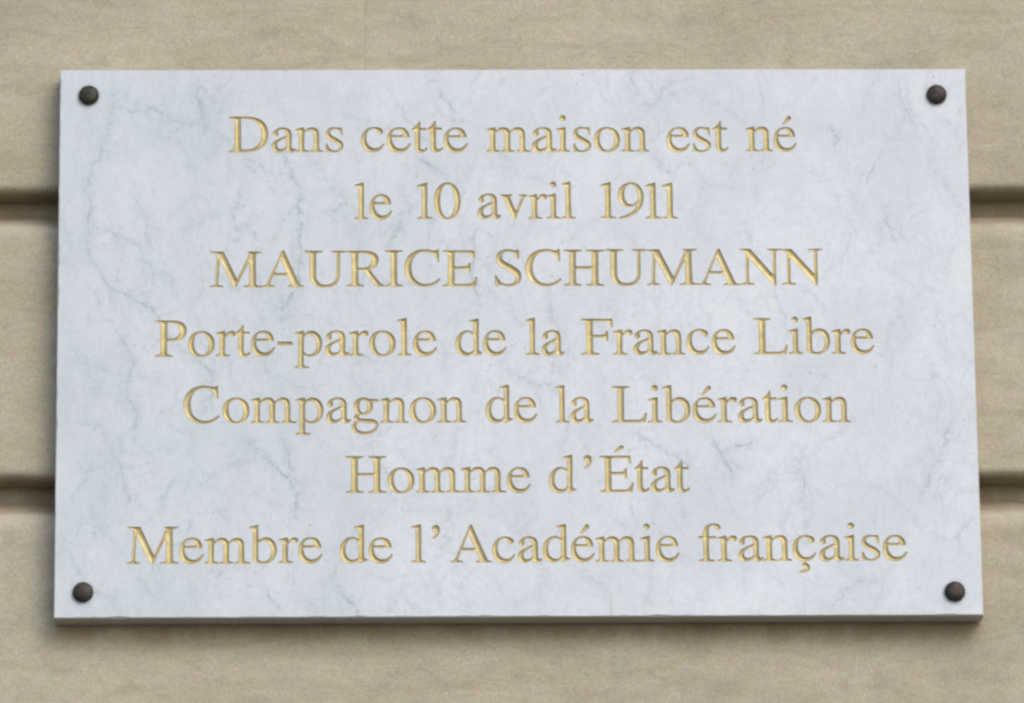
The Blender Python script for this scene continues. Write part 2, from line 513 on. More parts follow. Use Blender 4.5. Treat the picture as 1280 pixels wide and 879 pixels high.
def foot(xa, xb, sa, sb, y, d, br=44, th=20):
    """slab serif from xa to xb on a stem sa..sb; d=+1 grows up from y, -1 hangs down"""
    L = [(xa, y), (xb, y), (xb, y + d * th)]
    def cur(p0, c1, p1):
        return [((1 - u) ** 2 * p0[0] + 2 * u * (1 - u) * c1[0] + u * u * p1[0], (1 - u) ** 2 * p0[1] + 2 * u * (1 - u) * c1[1] + u * u * p1[1]) for u in (0.25, 0.5, 0.75, 1)]
    L += cur((xb, y + d * th), (sb, y + d * (th + 4)), (sb, y + d * (th + br)))
    L += [(sa, y + d * (th + br))]
    L += cur((sa, y + d * (th + br)), (sa, y + d * (th + 4)), (xa, y + d * th))
    return L

def rect(x0, y0, x1, y1):
    return [(x0, y0), (x1, y0), (x1, y1), (x0, y1)]

def flag(sa, sb, y, x, dy=48):
    return [(sb, y), (sb - 12, y), (x, y - dy + 4), (x, y - dy - 14), (sa - 22, y - dy - 12), (sa, y - dy - 50), (sb, y - dy - 50)]

P = flat_path
C_LC = P('M 398 150 C 360 88 320 58 262 58 C 170 58 108 140 108 265 C 108 365 155 432 228 432 C 265 432 285 415 294 380 C 300 350 318 333 343 333 C 370 333 390 350 390 378 C 388 425 325 460 245 460 C 120 460 25 360 25 215 C 25 80 110 -10 225 -10 C 305 -10 370 40 412 141 Z')
E_LC = [('+', P('M 408 160 C 365 92 325 58 262 58 C 165 58 105 135 97 277 L 405 277 C 397 395 335 460 235 460 C 110 460 25 362 25 212 C 25 75 105 -10 220 -10 C 315 -10 385 40 424 151 Z')),
        ('-', P('M 98 311 L 305 311 C 300 390 270 428 212 428 C 150 428 108 385 98 311 Z'))]
ACUTE = [('+', P('M 182 507 L 205 507 L 330 610 C 345 628 340 655 318 668 C 300 678 282 670 270 652 Z'))]
E_CAP = [('+', rect(108, 0, 210, 662)), ('+', foot(12, 306, 108, 210, 0, 1)), ('+', foot(12, 306, 108, 210, 662, -1)),
         ('+', P('M 200 662 L 546 662 L 552 519 L 524 519 C 512 598 490 626 420 626 L 200 626 Z')),
         ('+', P('M 200 364 L 360 364 C 425 364 442 378 455 434 L 482 434 L 482 252 L 455 252 C 445 310 425 325 360 325 L 200 325 Z')),
         ('+', P('M 200 38 L 430 38 C 515 38 543 75 570 167 L 598 167 L 567 0 L 200 0 Z'))]
def shoulder(x, w=84):
    """arch from a stem ending at x to a second stem starting at x+172"""
    return P(f'M {x-6} 372 C {x+40} 432 {x+85} 460 {x+140} 460 C {x+222} 460 {x+256} 405 {x+256} 315 L {x+256} 20 L {x+172} 20 L {x+172} 305 C {x+172} 372 {x+150} 405 {x+102} 405 C {x+62} 405 {x+25} 385 {x-6} 342 Z')

G = {
 'a': (444, [('+', P('M 290 318 C 290 400 260 430 212 430 C 168 430 136 405 136 375 C 136 360 143 350 143 335 C 143 310 123 293 99 293 C 75 293 56 312 56 338 C 56 400 130 460 225 460 C 325 460 374 415 374 320 L 374 112 C 374 67 384 52 403 52 C 418 52 428 57 442 70 L 442 40 C 415 5 390 -10 358 -10 C 318 -10 297 12 290 62 C 240 15 185 -10 140 -10 C 80 -10 37 35 37 100 C 37 190 110 235 290 303 Z')),
             ('-', P('M 290 92 L 290 270 C 165 222 124 185 124 125 C 124 80 148 48 185 48 C 220 48 260 66 290 92 Z'))]),
 'b': (500, [('+', rect(70, 45, 154, 640)), ('+', flag(70, 154, 683, 3, 42)),
             ('+', P('M 150 382 C 190 435 240 460 285 460 C 395 460 468 370 468 240 C 468 95 370 -10 245 -10 C 180 -10 110 10 70 48 L 70 200 L 150 200 Z')),
             ('-', P('M 154 345 C 185 385 215 402 250 402 C 332 402 382 320 382 210 C 382 95 330 22 250 22 C 200 22 154 45 154 75 Z'))]),
 'c': (444, [('+', C_LC)]),
 'ç': (444, [('+', C_LC), ('+', P('M 205 0 L 240 0 L 218 -50 C 268 -48 302 -75 302 -118 C 302 -180 245 -216 155 -215 L 130 -208 L 132 -186 C 185 -190 224 -170 224 -135 C 224 -108 205 -97 172 -100 Z'))]),
 'd': (500, [('+', rect(344, 55, 428, 640)), ('+', flag(344, 428, 683, 268, 42)),
             ('+', P('M 344 95 L 344 -10 L 360 -10 L 491 46 L 491 62 C 445 60 428 72 428 120 L 428 200 L 344 200 Z')),
             ('+', P('M 348 385 C 322 440 282 460 230 460 C 115 460 27 345 27 210 C 27 80 100 -10 195 -10 C 260 -10 310 20 350 70 Z')),
             ('-', P('M 344 100 C 315 63 285 48 245 48 C 160 48 113 130 113 235 C 113 350 165 430 240 430 C 295 430 344 385 344 330 Z'))]),
 'e': (444, E_LC),
 'é': (444, E_LC + ACUTE),
 'f': (333, [('+', P('M 103 0 L 103 500 C 103 620 175 683 275 683 C 340 683 385 655 385 615 C 385 590 368 577 347 577 C 327 577 315 588 305 608 C 292 637 280 650 252 650 C 205 650 187 615 187 540 L 187 0 Z')),
             ('+', rect(18, 414, 305, 450)), ('+', foot(20, 283, 103, 187, 0, 1, 34))]),
 'g': (500, [('+', ell(222, 305, 158, 156)), ('-', P('M 222 430 C 265 430 296 390 296 300 C 296 225 272 180 228 180 C 180 180 152 225 152 305 C 152 385 180 430 222 430 Z')),
             ('+', P('M 318 432 L 470 432 L 470 390 L 352 390 Z')),
             ('+', P('M 160 188 C 95 160 66 115 66 88 C 66 62 88 42 125 34 L 200 34 L 200 72 C 160 74 141 84 141 103 C 141 125 160 150 200 168 Z')),
             ('+', P('M 125 38 C 60 0 28 -40 28 -85 C 28 -165 110 -218 225 -218 C 355 -218 470 -145 470 -48 C 470 25 420 60 330 66 L 170 74 Z')),
             ('-', P('M 158 26 C 112 -5 98 -30 98 -65 C 98 -125 155 -170 245 -170 C 350 -170 430 -125 430 -62 C 430 -22 400 -8 330 -4 L 230 4 C 195 8 175 14 158 26 Z'))]),
 'i': (278, [('+', rect(95, 0, 179, 425)), ('+', flag(95, 179, 460, 20, 42)), ('+', foot(16, 256, 95, 179, 0, 1, 34)), ('+', ell(133, 632, 51, 51, 0, 24, 2))]),
 'l': (278, [('+', rect(95, 0, 179, 640)), ('+', flag(95, 179, 683, 19, 42)), ('+', foot(16, 258, 95, 179, 0, 1, 34))]),
 'n': (500, [('+', rect(80, 0, 164, 425)), ('+', flag(80, 164, 460, 12, 40)), ('+', foot(14, 240, 80, 164, 0, 1, 34)), ('+', shoulder(164)), ('+', foot(264, 488, 336, 420, 0, 1, 34))]),
 'm': (778, [('+', rect(80, 0, 164, 425)), ('+', flag(80, 164, 460, 12, 40)), ('+', foot(14, 238, 80, 164, 0, 1, 34)), ('+', shoulder(164)), ('+', foot(270, 492, 336, 420, 0, 1, 34)),
             ('+', shoulder(420)), ('+', foot(530, 775, 592, 676, 0, 1, 34))]),
 'o': (500, [('+', ell(250, 225, 221, 235)), ('-', ell(250, 225, 131, 206, 0.10))]),
 'p': (500, [('+', rect(75, -200, 159, 425)), ('+', flag(75, 159, 460, 5, 40)), ('+', foot(5, 248, 75, 159, -217, 1, 34)),
             ('+', P('M 150 382 C 195 435 235 460 290 460 C 395 460 470 365 470 230 C 470 90 390 -10 275 -10 C 225 -10 190 5 150 44 Z')),
             ('-', P('M 159 335 C 175 382 210 402 250 402 C 335 402 384 315 384 200 C 384 90 335 22 260 22 C 205 22 159 58 159 98 Z'))]),
 'r': (333, [('+', rect(80, 0, 164, 425)), ('+', flag(80, 164, 460, 12, 40)), ('+', foot(10, 250, 80, 164, 0, 1, 34)),
             ('+', P('M 155 360 C 200 432 240 460 282 460 C 317 460 338 440 338 412 C 338 385 320 368 296 368 C 265 368 255 398 235 398 C 212 398 185 365 155 322 Z'))]),
 's': (389, [('+', P('M 315 311 C 298 400 262 432 200 432 C 150 432 116 405 116 365 C 116 330 140 305 190 278 L 250 243 C 315 205 348 170 348 118 C 348 45 285 -10 200 -10 C 160 -10 115 8 90 8 C 80 8 72 3 66 -5 L 50 -5 L 50 152 L 70 152 C 90 55 130 18 200 18 C 255 18 286 45 286 86 C 286 122 262 145 205 177 L 150 208 C 80 248 51 285 51 335 C 51 410 110 460 190 460 C 240 460 268 444 290 444 C 300 444 305 448 312 456 L 324 456 L 334 311 Z'))]),
 't': (278, [('+', P('M 255 450 L 154 450 L 154 579 L 140 579 C 110 510 70 460 13 434 L 13 414 L 70 414 L 70 117 C 70 30 100 -10 165 -10 C 210 -10 250 15 279 66 L 262 80 C 240 50 222 42 200 42 C 165 42 154 65 154 120 L 154 414 L 255 414 Z'))]),
 'v': (500, [('+', P('M 52 440 L 158 440 L 280 128 L 382 400 L 402 440 L 442 440 L 262 -14 L 238 -14 Z')), ('+', P('M 15 450 L 215 450 L 215 430 C 170 424 160 412 160 395 L 60 400 C 50 422 40 426 15 430 Z')), ('+', P('M 335 450 L 480 450 L 480 430 C 445 424 430 415 422 395 L 380 395 C 386 420 370 428 335 430 Z'))]),
 '1': (300, [('+', rect(96, 0, 184, 625)), ('+', flag(96, 184, 672, 8, 56)), ('+', foot(8, 272, 96, 184, 0, 1, 34))]),
 '0': (500, [('+', ell(250, 331, 228, 345, 0, 44, 2.1)), ('-', ell(250, 331, 132, 316, 0, 44, 2.1))]),
 '9': (500, [('+', P('M 40 -8 C 240 10 462 130 462 400 C 462 570 372 676 246 676 C 120 676 28 575 28 440 C 28 310 108 222 215 222 C 280 222 330 245 362 292 L 366 285 C 330 140 210 55 34 18 Z')),
             ('-', P('M 246 646 C 180 646 128 580 128 460 C 128 340 170 262 250 262 C 320 262 364 310 370 360 C 374 540 330 646 246 646 Z'))]),
 '-': (333, [('+', rect(36, 197, 290, 255))]),
 '’': (220, [('+', ell(105, 612, 62, 62, 0, 24, 2)), ('+', P('M 60 655 L 166 620 C 180 540 140 460 52 425 L 42 442 C 100 480 118 520 112 560 Z'))]),
 'A': (722, [('+', P('M 350 676 L 378 676 L 642 40 L 642 0 L 532 0 L 322 548 L 128 40 L 124 0 L 80 0 L 84 30 Z')), ('+', rect(190, 216, 480, 254)), ('+', foot(12, 218, 86, 136, 0, 1, 26)), ('+', foot(448, 712, 540, 642, 0, 1, 26))]),
 'C': (667, [('+', P('M 633 113 C 570 35 480 -14 370 -14 C 165 -14 28 128 28 330 C 28 535 170 676 365 676 C 440 676 500 650 540 650 C 560 650 573 658 580 676 L 603 676 L 611 446 L 587 446 C 565 565 490 638 378 638 C 225 638 140 520 140 335 C 140 150 240 28 390 28 C 470 28 545 62 612 134 Z'))]),
 'D': (722, [('+', P('M 112 0 L 112 662 L 310 662 C 560 662 685 535 685 335 C 685 130 545 0 320 0 Z')), ('-', P('M 214 624 L 296 624 C 480 624 578 520 578 330 C 578 140 475 38 290 38 L 214 38 Z')), ('+', foot(14, 240, 112, 214, 0, 1)), ('+', foot(14, 240, 112, 214, 662, -1))]),
 'E': (611, E_CAP),
 'É': (611, E_CAP + [('+', P('M 260 725 L 285 725 L 420 800 C 440 815 436 842 416 854 C 398 862 378 856 362 840 Z'))]),
 'F': (556, [('+', rect(108, 0, 210, 662)), ('+', foot(12, 318, 108, 210, 0, 1)), ('+', foot(12, 306, 108, 210, 662, -1)),
             ('+', P('M 200 662 L 546 662 L 552 512 L 524 512 C 512 595 490 626 420 626 L 200 626 Z')),
             ('+', P('M 200 364 L 350 364 C 412 364 430 378 443 434 L 470 434 L 470 252 L 443 252 C 432 310 412 325 350 325 L 200 325 Z'))]),
 'H': (722, [('+', rect(118, 0, 220, 662)), ('+', rect(500, 0, 602, 662)), ('+', rect(200, 316, 520, 354)), ('+', foot(19, 318, 118, 220, 0, 1)), ('+', foot(19, 318, 118, 220, 662, -1)), ('+', foot(402, 702, 500, 602, 0, 1)), ('+', foot(402, 702, 500, 602, 662, -1))]),
 'I': (333, [('+', rect(115, 0, 217, 662)), ('+', foot(18, 315, 115, 217, 0, 1)), ('+', foot(18, 315, 115, 217, 662, -1))]),
 'L': (611, [('+', rect(108, 0, 210, 662)), ('+', foot(12, 306, 108, 210, 0, 1)), ('+', foot(12, 306, 108, 210, 662, -1)), ('+', P('M 200 38 L 430 38 C 515 38 543 75 570 172 L 598 172 L 567 0 L 200 0 Z'))]),
 'M': (889, [('+', P('M 96 0 L 128 640 L 165 600 L 142 0 Z')), ('+', P('M 96 662 L 230 662 L 462 150 L 446 0 L 412 0 L 132 600 Z')), ('+', P('M 412 0 L 446 0 L 716 590 L 716 662 L 692 662 Z')), ('+', P('M 676 662 L 774 662 L 786 0 L 676 0 Z')),
             ('+', foot(18, 226, 96, 142, 0, 1, 34)), ('+', foot(576, 882, 676, 784, 0, 1, 34)), ('+', P('M 16 662 L 240 662 L 130 600 C 110 630 80 642 16 644 Z')), ('+', P('M 640 662 L 872 662 L 872 644 C 800 640 775 630 772 590 L 690 590 Z'))]),
 'N': (722, [('+', rect(112, 0, 154, 600)), ('+', P('M 60 662 L 185 662 L 590 160 L 620 -11 L 590 -11 L 118 570 Z')), ('+', rect(574, -11, 618, 662)), ('+', foot(14, 244, 112, 154, 0, 1, 30)), ('+', foot(476, 708, 574, 618, 662, -1, 30)), ('+', P('M 12 662 L 160 662 L 118 580 C 100 625 75 642 12 644 Z'))]),
 'P': (556, [('+', rect(112, 0, 214, 662)), ('+', foot(16, 318, 112, 214, 0, 1)), ('+', foot(14, 250, 112, 214, 662, -1)), ('+', P('M 200 662 L 300 662 C 470 662 544 590 544 476 C 544 350 450 290 310 290 L 200 290 Z')), ('-', P('M 214 626 L 275 626 C 390 626 436 560 436 474 C 436 380 380 326 270 326 L 214 326 Z'))]),
 'R': (667, [('+', P('M 290 330 L 395 330 L 560 92 C 590 48 615 26 660 20 L 660 0 L 528 0 Z')), ('+', rect(112, 0, 214, 662)), ('+', P('M 200 662 L 320 662 C 480 662 560 598 560 492 C 560 370 460 312 330 308 L 200 305 Z')), ('-', P('M 214 626 L 290 626 C 400 626 452 570 452 486 C 452 395 390 340 280 340 L 214 340 Z')),
             ('+', foot(17, 312, 112, 214, 0, 1)), ('+', foot(17, 250, 112, 214, 662, -1))]),
 'S': (556, [('+', P('M 427 676 L 448 676 L 456 503 L 428 503 C 405 595 350 641 275 641 C 205 641 158 602 158 545 C 158 492 190 457 300 397 C 420 332 491 272 491 178 C 491 65 405 -14 285 -14 C 215 -14 160 18 120 18 C 98 18 85 8 80 -14 L 56 -14 L 42 188 L 68 188 C 98 85 165 23 262 23 C 345 23 396 68 396 136 C 396 200 348 242 250 298 C 130 365 68 415 68 508 C 68 605 150 676 260 676 C 320 676 370 650 395 650 C 412 650 420 660 427 676 Z'))]),
 'U': (722, [('+', P('M 106 662 L 106 230 C 106 70 200 -14 360 -14 C 520 -14 608 70 608 240 L 608 662 L 562 662 L 562 240 C 562 100 500 34 375 34 C 262 34 208 92 208 235 L 208 662 Z')), ('+', foot(14, 315, 106, 208, 662, -1)), ('+', foot(472, 705, 562, 608, 662, -1, 30))]),
}

STEP = 9.0
FATTEN = 6.5

def poly_sdf(pts, X, Y):
    A = np.array(pts, float)
    B = np.roll(A, -1, axis=0)
    keep = np.hypot(*(B - A).T) > 1e-6
    A, B = A[keep], B[keep]
    best = np.full(X.shape, 1e9)
    inside = np.zeros(X.shape, bool)
    for (ax, ay), (bx, by) in zip(A, B):
        dx, dy = bx - ax, by - ay
        t = np.clip(((X - ax) * dx + (Y - ay) * dy) / (dx * dx + dy * dy), 0, 1)
        best = np.minimum(best, (X - ax - t * dx) ** 2 + (Y - ay - t * dy) ** 2)
        if ay != by:
            c = ((ay > Y) != (by > Y)) & (X < (bx - ax) * (Y - ay) / (by - ay) + ax)
            inside ^= c
    d = np.sqrt(best)
    return np.where(inside, -d, d)

def build_glyph(ch):
    adv, ops = G[ch]
    allp = np.array([p for _, pts in ops for p in pts])
    x0, y0 = allp.min(0) - 24
    x1, y1 = allp.max(0) + 24
    x0, y0 = math.floor(x0 / STEP) * STEP + 0.31, math.floor(y0 / STEP) * STEP + 0.43
    nx, ny = int((x1 - x0) / STEP) + 2, int((y1 - y0) / STEP) + 2
    gx, gy = x0 + STEP * np.arange(nx), y0 + STEP * np.arange(ny)
    X, Y = np.meshgrid(gx, gy)
    S = np.full(X.shape, 1e3)
    for op, pts in ops:
        d = poly_sdf(pts, X, Y)
        S = np.minimum(S, d) if op == '+' else np.maximum(S, -d)
    S = S - FATTEN
    S = np.clip(S, -60, 60)
    K = S.copy()                                     # soften: the chisel never leaves a perfect corner
    K[1:-1, 1:-1] = (4 * S[1:-1, 1:-1] + S[:-2, 1:-1] + S[2:, 1:-1] + S[1:-1, :-2] + S[1:-1, 2:]) / 8
    S = K
    S[np.abs(S) < 0.15] = -0.15
    ox0, ox1 = allp[:, 0].min() - FATTEN, allp[:, 0].max() + FATTEN
    # marching squares: polygons of the inside, sharing vertices
    V, idx, faces, edges = [], {}, [], []
    def vid(key, x, y):
        if key not in idx:
            idx[key] = len(V)
            V.append((x, y))
        return idx[key]
    def corner(i, j):
        return vid(('c', i, j), gx[i], gy[j])
    def cross(i0, j0, i1, j1):
        key = ('e', min(i0, i1), min(j0, j1), i0 != i1)
        if key in idx:
            return idx[key]
        a, b = S[j0, i0], S[j1, i1]
        t = min(0.97, max(0.03, a / (a - b)))
        return vid(key, gx[i0] + t * (gx[i1] - gx[i0]), gy[j0] + t * (gy[j1] - gy[j0]))
    IN = S < 0
    for j in range(ny - 1):
        for i in range(nx - 1):
            cs = [(i, j), (i + 1, j), (i + 1, j + 1), (i, j + 1)]
            st = [bool(IN[q, p]) for p, q in cs]
            if not any(st):
                continue
            poly, xs = [], []
            for k in range(4):
                (p, q), (r, s) = cs[k], cs[(k + 1) % 4]
                if st[k]:
                    poly.append(corner(p, q))
                if st[k] != st[(k + 1) % 4]:
                    e = cross(p, q, r, s)
                    poly.append(e)
                    xs.append((e, st[k]))
            if st in ([True, False, True, False], [False, True, False, True]):
                if S[j:j + 2, i:i + 2].mean() < 0:        # joined saddle: hexagon
                    faces.append(poly)
                    ex = [e for e, _ in xs]
                    if st[0]:
                        edges += [(ex[0], ex[1]), (ex[2], ex[3])]
                    else:
                        edges += [(ex[3], ex[0]), (ex[1], ex[2])]
                else:                                      # two separate corners
                    if st[0]:
                        ex = [e for e, _ in xs]
                        faces += [[corner(*cs[0]), ex[0], ex[3]], [corner(*cs[2]), ex[2], ex[1]]]
                        edges += [(ex[3], ex[0]), (ex[1], ex[2])]
                    else:
                        ex = [e for e, _ in xs]
                        faces += [[corner(*cs[1]), ex[1], ex[0]], [corner(*cs[3]), ex[3], ex[2]]]
                        edges += [(ex[0], ex[1]), (ex[2], ex[3])]
                continue
            faces.append(poly)
            if xs:
                edges.append((xs[0][0], xs[1][0]))
    V = np.array(V)
    E = np.array(edges)
    # true distance of every vertex to the rim
    A, B = V[E[:, 0]], V[E[:, 1]]
    D = B - A
    L2 = (D ** 2).sum(1) + 1e-9
    rel = V[:, None, :] - A[None]
    t = np.clip((rel * D[None]).sum(2) / L2, 0, 1)
    dist = np.sqrt(((rel - t[..., None] * D[None]) ** 2).sum(2).min(1))
    onrim = np.zeros(len(V), bool)
    onrim[E.ravel()] = True
    dist[onrim] = 0
    depth = 31 * np.tanh(dist * 1.1 / 31)
    me = bpy.data.meshes.new('letter')
    me.from_pydata([(x, d, y) for (x, y), d in zip(V.tolist(), depth.tolist())], [], faces)
    at = me.attributes.new('rim', 'FLOAT', 'POINT')
    at.data.foreach_set('value', np.clip(1 - dist / 20.0, 0, 1).astype(np.float32))
    me.polygons.foreach_set('use_smooth', [True] * len(me.polygons))
    me.materials.append(M_GOLD)
    return dict(adv=adv, x0=ox0, x1=ox1, me=me, V=V, E=E, S=S, gx=gx, gy=gy)

CAP = 0.0368
SC = CAP / 662.0
SX = SC * 1.07
# lines: baseline z at left / right end (taken at x = -0.35 / 0.35), words with their extents in metres
LINES = [
 (0.1951, 0.1946, [('Dans', -0.2824, -0.169), ('cette', -0.152, -0.0459), ('maison', -0.0281, 0.134), ('est', 0.1506, 0.2125), ('né', 0.2292, 0.28)]),
 (0.1250, 0.1250, [('le', -0.1585, -0.121), ('10', -0.097, -0.0536), ('avril', -0.037, 0.0599), ('1911', 0.0838, 0.1613)]),
 (0.0545, 0.0561, [('MAURICE', -0.3004, -0.0376), ('SCHUMANN', -0.0211, 0.3027)]),
 (-0.0168, -0.0157, [('Porte-parole', -0.3543, -0.0777), ('de', -0.0602, -0.0096), ('la', 0.0088, 0.0473), ('France', 0.0632, 0.2151), ('Libre', 0.2325, 0.3517)]),
 (-0.0849, -0.0857, [('Compagnon', -0.326, -0.0498), ('de', -0.031, 0.0198), ('la', 0.0372, 0.0745), ('Libération', 0.0925, 0.3266)]),
 (-0.1567, -0.1560, [('Homme', -0.1681, 0.0127), ('d', 0.0307, 0.0561), ('’', 0.0639, 0.0716), ('État', 0.0794, 0.1679)]),
 (-0.2272, -0.2264, [('Membre', -0.38, -0.1905), ('de', -0.1739, -0.122), ('l', -0.103, -0.0914), ('’', -0.0843, -0.0761), ('Académie', -0.0668, 0.1564), ('française', 0.1743, 0.3781)]),
]
W2, H2 = 0.45, 0.28165
plaque = empty('marble_plaque', (0, 0, -H2), 'white veined marble commemorative plaque with gilded French inscription, fixed to beige stone wall', 'plaque')

glyphs = {}
letters = []     # line index, glyph char, x origin, z origin, sx, sz, rotation
for li, (zl, zr, words) in enumerate(LINES):
    for w, xa, xb in words:
        gl = []
        for ch in w:
            if ch not in glyphs:
                glyphs[ch] = build_glyph(ch)
            gl.append(glyphs[ch])
        if len(w) == 1:
            g0 = gl[0]
            sx = SX * 0.95
            ox = (xa + xb) / 2 - (g0['x0'] + g0['x1']) / 2 * sx
            pos, sxs = [ox], sx
        else:
            tot = sum(g_['adv'] for g_ in gl[:-1]) - gl[0]['x0'] + gl[-1]['x1']
            sxs = SX
            track = (xb - xa - tot * sxs) / (len(w) - 1)
            if abs(track) > 0.0007:                      # spread the rest between letter width and spacing
                want = math.copysign(0.0007, track)
                sxs = (xb - xa - want * (len(w) - 1)) / tot
                sxs = min(SC * 1.16, max(SC * 0.97, sxs))
                track = (xb - xa - tot * sxs) / (len(w) - 1)
            x = xa - gl[0]['x0'] * sxs
            pos = []
            for g_ in gl:
                pos.append(x)
                x += g_['adv'] * sxs + track
        for ch, px in zip(w, pos):
            bz = zl + (zr - zl) * (px + 0.35) / 0.7
            letters.append((li, ch, px + random.uniform(-1, 1) * 0.00018, bz + random.uniform(-1, 1) * 0.00022,
                            sxs, SC * random.uniform(0.992, 1.008), random.uniform(-0.006, 0.006)))
        print('WORD', w, 'xscale %.3f track %.5f' % (sxs / SC, track if len(w) > 1 else 0))

inst = []
for li, ch, px, pz, sx, sz, rot in letters:
    g_ = glyphs[ch]
    o = bpy.data.objects.new('letter', g_['me'])
    COL.objects.link(o)
    o.parent = plaque
    o.matrix_parent_inverse = Matrix.Translation(-plaque.location)
    o.location = (px, 0, pz)
    o.rotation_euler = (0, rot, 0)
    o.scale = (sx, SC, sz)
    c, s = math.cos(rot), math.sin(rot)
    X, Z = g_['V'][:, 0] * sx, g_['V'][:, 1] * sz
    Wp = np.stack([px + c * X + s * Z, pz - s * X + c * Z], 1)   # rotation about +Y
    inst.append((li, g_, Wp, (px, pz, sx, sz, c, s)))

# ------------------------------------------------------------------ the slab: its face is cut through along the rim of every letter
BEV = 0.0012
TH = 0.0245
fx, fz = W2 - BEV, H2 - BEV
rv = np.random.RandomState(12)

def crackle(pts, amp):
    """roughen a polyline by repeated midpoint displacement"""
    P_ = [np.array(p, float) for p in pts]
    while max(np.hypot(*(b - a)) for a, b in zip(P_[:-1], P_[1:])) > 0.0019:
        Q = [P_[0]]
        for a, b in zip(P_[:-1], P_[1:]):
            d = b - a
            L = np.hypot(*d)
            if L > 0.0019:
                n_ = np.array([-d[1], d[0]])
                Q.append((a + b) / 2 + n_ * rv.uniform(-amp, amp))
            Q.append(b)
        P_ = Q
    return np.array(P_)

veins = []        # (points, strength per point, half width, cloud half width, cloud strength)
def add_vein(pts, strength, hw, cloud, cs, amp=0.15, branch=True):
    V_ = crackle(pts, amp)
    n = len(V_)
    t = np.arange(n)
    mod = np.clip(0.62 + 0.5 * np.sin(t * rv.uniform(0.1, 0.3) + rv.uniform(0, 6)) * np.sin(t * 0.41 + rv.uniform(0, 6)) + rv.uniform(-0.25, 0.25, n), 0.05, 1)
    ends = np.clip(np.minimum(t, n - 1 - t) / 5.0, 0.15, 1)
    veins.append((V_, strength * mod * ends, hw, cloud, cs))
    if branch and n > 8:
        for _ in range(rv.randint(1, 2 + n // 14)):
            i0 = rv.randint(1, n - 2)
            d = V_[min(n - 1, i0 + 3)] - V_[max(0, i0 - 3)]
            a = math.atan2(d[1], d[0]) + rv.choice([-1, 1]) * rv.uniform(0.35, 1.1)
            L = rv.uniform(0.008, 0.03)
            add_vein([V_[i0], V_[i0] + L * np.array([math.cos(a), math.sin(a)])], strength * 0.6, hw * 0.8, cloud * 0.7, cs * 0.6, amp, False)

for ln_ in STRONG_VEINS:
    add_vein(ln_, 0.95, 0.0015, 0.010, 0.95)
for ln_ in FAINT_VEINS:
    add_vein(ln_, 0.72, 0.0013, 0.009, 0.75)
for _ in range(230):
    x = rv.uniform(-0.45, 0.45)
    if rv.rand() < 0.35:
        x = -0.45 + 0.45 * rv.rand() ** 1.2
    z = rv.uniform(-0.28, 0.28)
    a = rv.choice([-1.15, -0.75, 1.2, 1.5, -0.4, 0.9], p=[0.28, 0.22, 0.16, 0.14, 0.1, 0.1]) + rv.normal(0, 0.22)
    L = rv.uniform(0.015, 0.075)
    m1 = (x + L * 0.5 * math.cos(a), z + L * 0.5 * math.sin(a))
    a2 = a + rv.normal(0, 0.4)
    f_ = 1.0 if x < 0.05 else 0.75
    add_vein([(x, z), m1, (m1[0] + L * 0.5 * math.cos(a2), m1[1] + L * 0.5 * math.sin(a2))],
             f_ * rv.uniform(0.18, 0.55), rv.uniform(0.0009, 0.0016), rv.uniform(0.005, 0.011), f_ * rv.uniform(0.2, 0.65), 0.15, rv.rand() < 0.4)
for _ in range(70):                                   # short dark specks where a vein just touches the face
    x, z, a = rv.uniform(-0.44, 0.44), rv.uniform(-0.27, 0.27), rv.uniform(-1.6, 1.6)
    L = rv.uniform(0.002, 0.007)
    veins.append((np.array([(x, z), (x + L * math.cos(a), z + L * math.sin(a))]), np.full(2, rv.uniform(0.3, 0.65)), rv.uniform(0.001, 0.0017), 0.004, 0.2))

loop_front, loop_mid, loop_back = [], [], []          # rim of the slab, its front arris slightly worn and chipped
sides = [((-W2, -H2), (W2, -H2), (0, 1)), ((W2, -H2), (W2, H2), (-1, 0)), ((W2, H2), (-W2, H2), (0, -1)), ((-W2, H2), (-W2, -H2), (1, 0))]
for (ax_, az_), (bx_, bz_), (ix, iz) in sides:
    L = math.hypot(bx_ - ax_, bz_ - az_)
    n = int(L / 0.003)
    wear = 0.0009 + 0.0003 * np.convolve(rv.normal(0, 1, n + 9), np.ones(5) / 5, 'same')[:n]
    for _ in range(int(n / 16)):
        c0, wd, dp = rv.randint(3, n - 3), rv.randint(1, 3), rv.uniform(0.0003, 0.0009) * (1.6 if rv.rand() < 0.12 else 1)
        for q in range(-wd, wd + 1):
            if 0 < c0 + q < n:
                wear[c0 + q] += dp * (1 - abs(q) / (wd + 1)) * rv.uniform(0.6, 1.1)
    wear = np.clip(wear, 0.0004, 0.004)
    wear[0] = 0.0012
    for i in range(n):
        t = i / n
        x, z = ax_ + (bx_ - ax_) * t, az_ + (bz_ - az_) * t
        w_ = wear[i]
        fx_, fz_ = x + ix * w_, z + iz * w_
        if i == 0:
            fx_, fz_ = x - math.copysign(w_, x), z - math.copysign(w_, z)
        else:
            fx_, fz_ = max(-fx, min(fx, fx_)) if abs(ix) == 0 else fx_, max(-fz, min(fz, fz_)) if abs(iz) == 0 else fz_
        loop_front.append((round(fx_, 6), round(fz_, 6)))
        loop_mid.append((x, z, min(0.006, 0.0004 + w_ * 0.95)))
        loop_back.append((x, z, TH))
pts = list(loop_front)
eds = [(i, (i + 1) % len(pts)) for i in range(len(pts))]
for _, g_, Wp, _t in inst:
    E = g_['E']
    used = np.unique(E)
    remap = {int(u): len(pts) + n for n, u in enumerate(used)}
    pts += [tuple(Wp[u]) for u in used]
    eds += [(remap[int(a)], remap[int(c_)]) for a, c_ in E]
seen = set()
